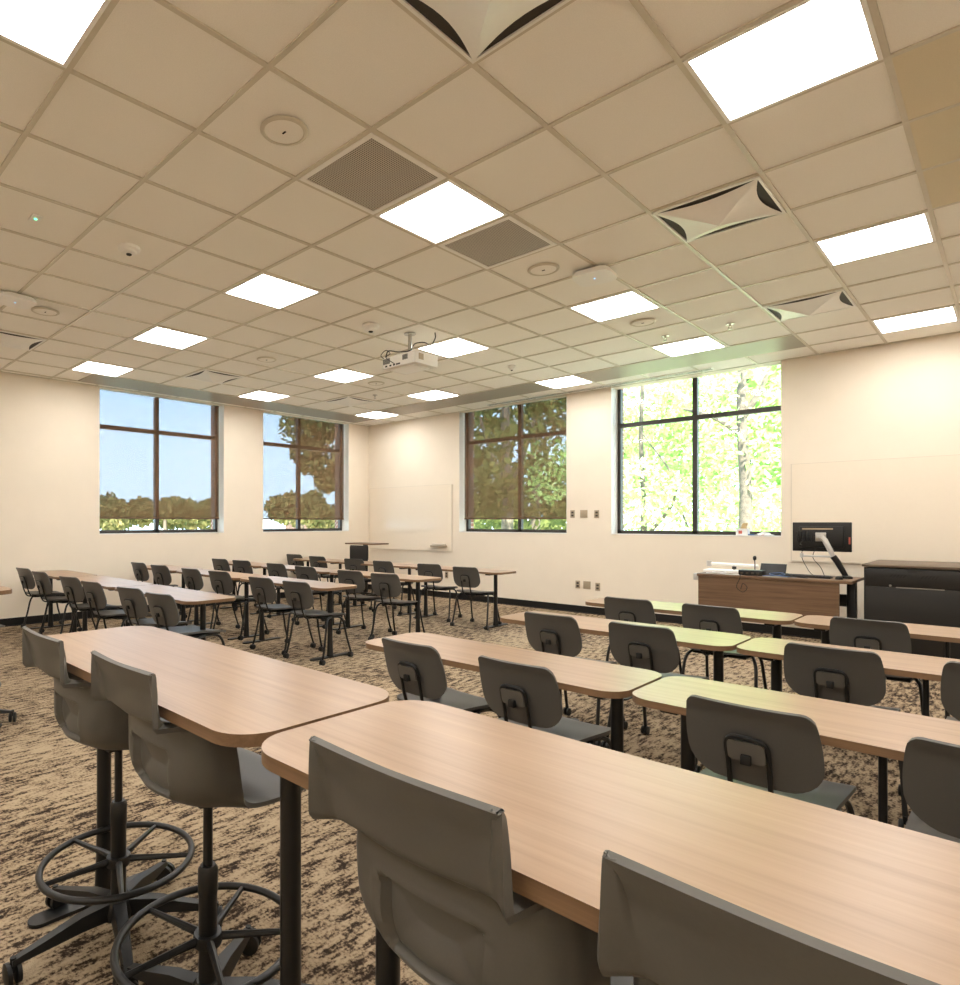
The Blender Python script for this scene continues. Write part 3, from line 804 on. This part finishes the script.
m.build('panel_housing', M['black'], o)
MB().box(-.1, .1, .0, .07, 0, .014, 0, .003).build('panel_foot', M['blackrub'], o)
def cable(pts, mat, label, r=.0045):
    p0 = pts[0]; m = MB().tube(catmull([(x - p0[0], y - p0[1], z) for x, y, z in pts], 6), r, 6)
    tag(m.build('cable', mat, None, (p0[0], p0[1], DH + r * 1.0)), label, 'cable', 'loose cables on the desk')
cable([(7.2, -1.24, 0), (7.3, -1.3, .01), (7.4, -1.22, .02), (7.34, -1.12, .03), (7.26, -1.2, .02), (7.36, -1.28, .01), (7.5, -1.22, 0)], M['bluecable'], 'blue cable tangled on the desk right of the control box')
cable([(7.3, -1.1, 0), (7.42, -1.2, .03), (7.5, -1.3, .01), (7.6, -1.24, 0), (7.52, -1.2, .01), (7.44, -1.28, .0)], M['blackrub'], 'black cable tangled on the desk before the keyboard')
cable([(6.66, -1.22, 0), (6.74, -1.28, .01), (6.86, -1.24, .012), (6.8, -1.17, .02), (6.72, -1.2, .01), (6.9, -1.3, 0), (7.0, -1.28, 0)], M['paper'], 'white cable loops at the left end of the desk')
m = MB().tube(catmull([(0, 0, .004), (.0, -.05, .012), (.0, -.075, -.03), (-.03, -.08, -.12), (.03, -.078, -.17), (.07, -.08, -.12), (.03, -.078, -.08), (.01, -.08, -.14)], 6), .003, 6)
tag(m.build('cable', M['blackrub'], None, (7.03, -1.29, DH)), 'thin black cable looping down over the desk front panel', 'cable', 'loose cables on the desk')

# cabinet
CX0, CX1, CY0, CY1, CH = 8.03, 8.77, -1.24, -.22, .95
o = thing('equipment_cabinet', 'black equipment cabinet with wood top right of the instructor desk', 'cabinet', ((CX0 + CX1) / 2, (CY0 + CY1) / 2, 0))
w2, d2 = (CX1 - CX0) / 2, (CY1 - CY0) / 2
MB().box(-w2 + .015, w2 - .015, -d2 + .012, d2 - .01, .06, CH - .03).build('body', M['cab'], o)
MB().box(-w2, w2, -d2 - .01, d2, CH - .022, CH, 0, .004).build('top', [M['cabtop']], o)
MB().box(-w2 + .04, w2 - .04, -d2 + .04, d2 - .04, 0, .06).build('plinth', M['black'], o)
dr = MB().box(-w2 + .03, w2 - .03, -d2 - .004, -d2 + .014, CH - .20, CH - .036, 0, .003).build('drawer', M['cab'], o)
m = MB()
for k in range(5):
    for c0, sg in ((-.15, 1), (.07, 1)):
        x = c0 + k * .024 - .02
        n = len(m.v)
        for a, z in ((0, CH - .115), (.01, CH - .115), (.03 , CH - .085), (.02, CH - .085)): m.v += [(x + a, -d2 - .006, z), (x + a, -d2 - .003, z)]
        m.face([n, n + 2, n + 4, n + 6]); m.face([n + 1, n + 3, n + 5, n + 7]); m.face([n, n + 1, n + 3, n + 2]); m.face([n + 4, n + 5, n + 7, n + 6])
m.build('vent_slots', M['dark'], dr)
m = MB().prism([(-.045, 0), (.045, 0), (.03, -.028), (-.03, -.028)], 0, .01)
for q in range(len(m.v)):
    a, b, c = m.v[q]; m.v[q] = (a + .0, -d2 - .012 + c, CH - .036 + b)
m.build('pull', M['blackrub'], dr)
MB().box(-w2 + .03, w2 - .03, -d2 - .004, -d2 + .014, .08, CH - .205, 0, .003).build('door', M['cab'], o)
MB().box(-.12, .21, -d2 - .008, -d2, CH - .208, CH - .200).build('metal_strip', M['chrome'], o)
MB().lathe([(.01, -.008), (.01, 0)], -.16, -d2, 14, axis='y', cz=CH - .19).build('lock', M['chrome'], o)

# things on the sill
o = thing('small_box', 'small white box with red print and open flap on the window sill', 'box', (6.665, .09, SILL + .012))
MB().box(-.065, .065, -.045, .045, 0, .085).build('carton', M['paper'], o)
MB().box(-.035, .005, -.0465, -.045, .02, .06).build('red_print', M['red'], o)
m = MB().box(-.03, .03, -.002, .002, 0, .07)
for q in range(len(m.v)):
    a, b, c = m.v[q]; m.v[q] = (a + c * .35, b + .02, c + .083)
m.build('flap', M['cardboard'], o)
o = thing('crumpled_tissue', 'crumpled white tissue with red and blue print on the window sill', 'tissue', (6.9, .09, SILL + .012))
m = MB(); rows = []
for i in range(9):
    rows.append([(-.1 + .2 * i / 8, -.05 + .1 * j / 8, .006 + .035 * random.random() * math.sin(PI * i / 8) * math.sin(PI * j / 8) * 1.5) for j in range(9)])
m.sheet(rows, .002).build('tissue_sheet', M['paper'], o)
MB().box(-.02, .01, -.052, -.03, .004, .012).build('red_mark', M['red'], o)
o = thing('whiteboard_marker', 'dark blue marker lying on the sill beside the tissue', 'marker', (6.78, .06, SILL + .012))
MB().lathe([(.008, -.05), (.009, -.045), (.009, .05), (.006, .055)], seg=12, axis='x', cz=.009).build('barrel', M['bluecable'], o)
MB().lathe([(.0095, .02), (.0095, .056)], seg=12, axis='x', cz=.0095).build('cap', M['blackrub'], o)

# ------------------------------------------------------------------ outdoors
struct(MB().box(-90, 60, -40, 90, -.5, -.4), 'ground_1', M['grass'])
def leaves(mb, c, rad, n, size, sq=(1, 1, 1), shell=.55):
    for _ in range(n):
        d = Vector((random.gauss(0, 1), random.gauss(0, 1), random.gauss(0, 1))).normalized()
        r = shell + (1 - shell) * random.random() ** .6
        p = Vector(c) + Vector((d.x * sq[0], d.y * sq[1], d.z * sq[2])) * rad * r
        a = Vector((random.gauss(0, 1), random.gauss(0, 1), random.gauss(0, 1))).normalized(); b = a.orthogonal().normalized()
        s_ = size * random.uniform(.6, 1.3)
        k = len(mb.v)
        mb.v += [tuple(p - a * s_), tuple(p + b * s_ * .5), tuple(p + a * s_), tuple(p - b * s_ * .5)]
        mb.face([k, k + 1, k + 2, k + 3])
def tree(x, y, H, clumps, label, leafm, n=500, size=.12, tr=.13, branches=(), yoff=0):
    random.seed(int(abs(x) * 31 + abs(y) * 17))
    o = thing('tree', label, 'tree', (x, y, -.4), 0, 'trees outside the windows')
    m = MB().tube(catmull([(0, 0, 0), (.05, .03, H * .3), (-.04, .05, H * .6), (.1, 0, H)], 5), [tr * (1 - .6 * k / 15) for k in range(16)], 10)
    m.build('trunk', M['bark'], o)
    for b in branches:
        MB().tube(catmull(b, 4), [tr * .55 * (1 - .7 * k / (4 * (len(b) - 1))) for k in range(4 * (len(b) - 1) + 1)], 8).build('branch', M['bark'], o)
    m = MB()
    for (cx, cy, cz, r) in clumps: cy += yoff; leaves(m, (cx, cy, cz), r, n, size, shell=.35)
    m.build('foliage', leafm, o)
def rc(k, R, z0, z1, r0, r1):
    return [(random.uniform(-R, R), random.uniform(-R, R), random.uniform(z0, z1), random.uniform(r0, r1)) for _ in range(k)]
# unshaded window: trees from near to far
tree(4.85, 6.8, 7.5, rc(14, 2.6, 1.2, 7.5, .8, 1.3), 'tree with a grey trunk standing right of centre outside the unshaded window', M['leaf'], 420, .085, .16,
     [[(0, 0, 3.7), (-.5, -.2, 4.1), (-1.2, -.1, 4.4)], [(0, .05, 4.1), (.3, .1, 4.6), (.5, .2, 5.2)]], 2.4)
tree(1.9, 8.6, 7, rc(14, 2.4, .8, 7, .8, 1.4), 'leafy tree with slanting branches seen left of the mullion of the unshaded window', M['leaf'], 480, .09, .1,
     [[(.1, 0, 1.3), (1.1, -.5, 2.6), (.2, -.6, 4.2)], [(.6, -.5, .4), (1.4, -.6, 1.6), (.5, -.7, 3.0)]], 1.6)
tree(7.4, 12.5, 8, rc(14, 3.2, .5, 8, 1.2, 1.9), 'pale green tree further off behind the unshaded window', M['leaf'], 260, .2, .16)
tree(2.6, 15.5, 9, rc(16, 3.6, .5, 9, 1.3, 2.2), 'distant bright tree filling the left part of the unshaded window', M['leaf'], 240, .22, .18)
# shaded back window
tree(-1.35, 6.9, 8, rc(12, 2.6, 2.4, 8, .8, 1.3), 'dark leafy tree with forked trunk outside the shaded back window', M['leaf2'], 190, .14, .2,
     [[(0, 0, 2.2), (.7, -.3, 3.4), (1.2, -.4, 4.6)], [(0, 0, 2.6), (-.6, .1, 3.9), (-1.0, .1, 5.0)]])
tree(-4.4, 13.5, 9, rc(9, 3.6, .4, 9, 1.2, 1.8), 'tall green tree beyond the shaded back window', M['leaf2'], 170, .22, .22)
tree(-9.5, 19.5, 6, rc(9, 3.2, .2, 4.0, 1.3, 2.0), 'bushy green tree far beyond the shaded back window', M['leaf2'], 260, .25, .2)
# corner window
CR = []
for (dx_, dy_, z_, r_) in ((-.794, .616, 4.1, .62), (-.786, .625, 4.45, .6), (-.775, .637, 4.2, .65), (-.780, .632, 3.6, .55), (-.791, .620, 3.4, .42), (-.765, .648, 4.4, .7), (-.768, .645, 2.9, .42), (-.766, .647, 2.5, .35),
                           (-.785, .626, 3.0, .3), (-.75, .66, 3.7, .8), (-.78, .63, 5.2, .9), (-.755, .655, 5.3, 1.0), (-.74, .67, 4.6, .9)):
    CR.append((9.06 + dx_ * 18 + 4.2, -8.77 + dy_ * 18 - 4.3, z_ + .4, r_))
tree(-4.2, 4.3, 7, CR, 'yellow-green tree hanging over the upper half of the corner window', M['leaf3'], 300, .1, .16,
     [[(0, 0, 3.0), (-.2, -.8, 4.0), (-.6, -1.5, 4.7)], [(0, 0, 2.6), (-.1, -.8, 3.2), (-.4, -1.4, 3.7)]])
tree(-24, 17.0, 3.5, rc(10, 2.6, 2.0, 3.1, .8, 1.1), 'rounded autumn tree low in the corner window', M['leaf3'], 320, .22, .2)
# far tree line for the left window
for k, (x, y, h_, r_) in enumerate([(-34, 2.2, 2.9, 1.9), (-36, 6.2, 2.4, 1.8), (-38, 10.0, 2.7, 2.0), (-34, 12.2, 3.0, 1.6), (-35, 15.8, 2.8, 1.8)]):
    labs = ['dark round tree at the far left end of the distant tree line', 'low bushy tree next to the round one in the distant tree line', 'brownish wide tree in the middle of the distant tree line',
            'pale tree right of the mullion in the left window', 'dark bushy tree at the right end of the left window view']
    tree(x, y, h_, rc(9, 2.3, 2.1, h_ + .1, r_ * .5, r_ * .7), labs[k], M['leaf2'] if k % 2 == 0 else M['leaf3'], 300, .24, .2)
o = thing('low_building', 'low brick building with grey metal roof far beyond the corner window', 'building', (-27.5, 24.5, -.4), -.25)
MB().box(-6, 6, -3, 3, 0, 2.0).build('brick_wall', M['brick'], o)
m = MB(); n = len(m.v); m.v += [(-6.3, -3.4, 2.0), (6.3, -3.4, 2.0), (6.3, 3.4, 2.0), (-6.3, 3.4, 2.0), (-6.3, 0, 3.3), (6.3, 0, 3.3)]
for q in ([0, 1, 5, 4], [2, 3, 4, 5], [0, 4, 3], [1, 2, 5], [0, 3, 2, 1]): m.face([n + a for a in q])
m.build('roof', M['roofmetal'], o)

# ------------------------------------------------------------------ light
wd = bpy.data.worlds.new('World'); bpy.context.scene.world = wd; wd.use_nodes = True
nt = wd.node_tree; bg = nt.nodes['Background']
tc = nt.nodes.new('ShaderNodeTexCoord'); sx = nt.nodes.new('ShaderNodeSeparateXYZ'); rp = nt.nodes.new('ShaderNodeValToRGB')
nt.links.new(tc.outputs['Generated'], sx.inputs[0]); nt.links.new(sx.outputs['Z'], rp.inputs['Fac'])
rp.color_ramp.elements[0].position = .0; rp.color_ramp.elements[0].color = (.64, .80, .93, 1)
rp.color_ramp.elements[1].position = .6; rp.color_ramp.elements[1].color = (.40, .62, .88, 1)
nt.links.new(rp.outputs['Color'], bg.inputs['Color']); bg.inputs['Strength'].default_value = 3.1
sd = bpy.data.lights.new('sun', 'SUN'); sd.energy = 12.5; sd.angle = .02; sd.color = (1, .95, .85)
so = bpy.data.objects.new('sun', sd); col.objects.link(so)
so.rotation_euler = Vector((-.55, .5, -.85)).to_track_quat('-Z', 'Y').to_euler()

# ------------------------------------------------------------------ camera
F, PX, PY, YAW = 625.7, 366.0, 522.5, .806
cd = bpy.data.cameras.new('camera'); co = bpy.data.objects.new('camera', cd); col.objects.link(co)
cd.sensor_fit = 'HORIZONTAL'; cd.sensor_width = 36; cd.lens = F * 36 / 960
cd.shift_x = (480 - PX) / 960; cd.shift_y = (PY - 492.5) / 960; cd.clip_start = .02; cd.clip_end = 300
co.location = (9.06, -8.77, 1.345); co.rotation_euler = (PI / 2, 0, YAW)
sc = bpy.context.scene; sc.camera = co
sc.view_settings.view_transform = 'Standard'; sc.view_settings.look = 'None'; sc.view_settings.gamma = 1
sc.view_settings.use_curve_mapping = False; sc.view_settings.exposure = 1.1
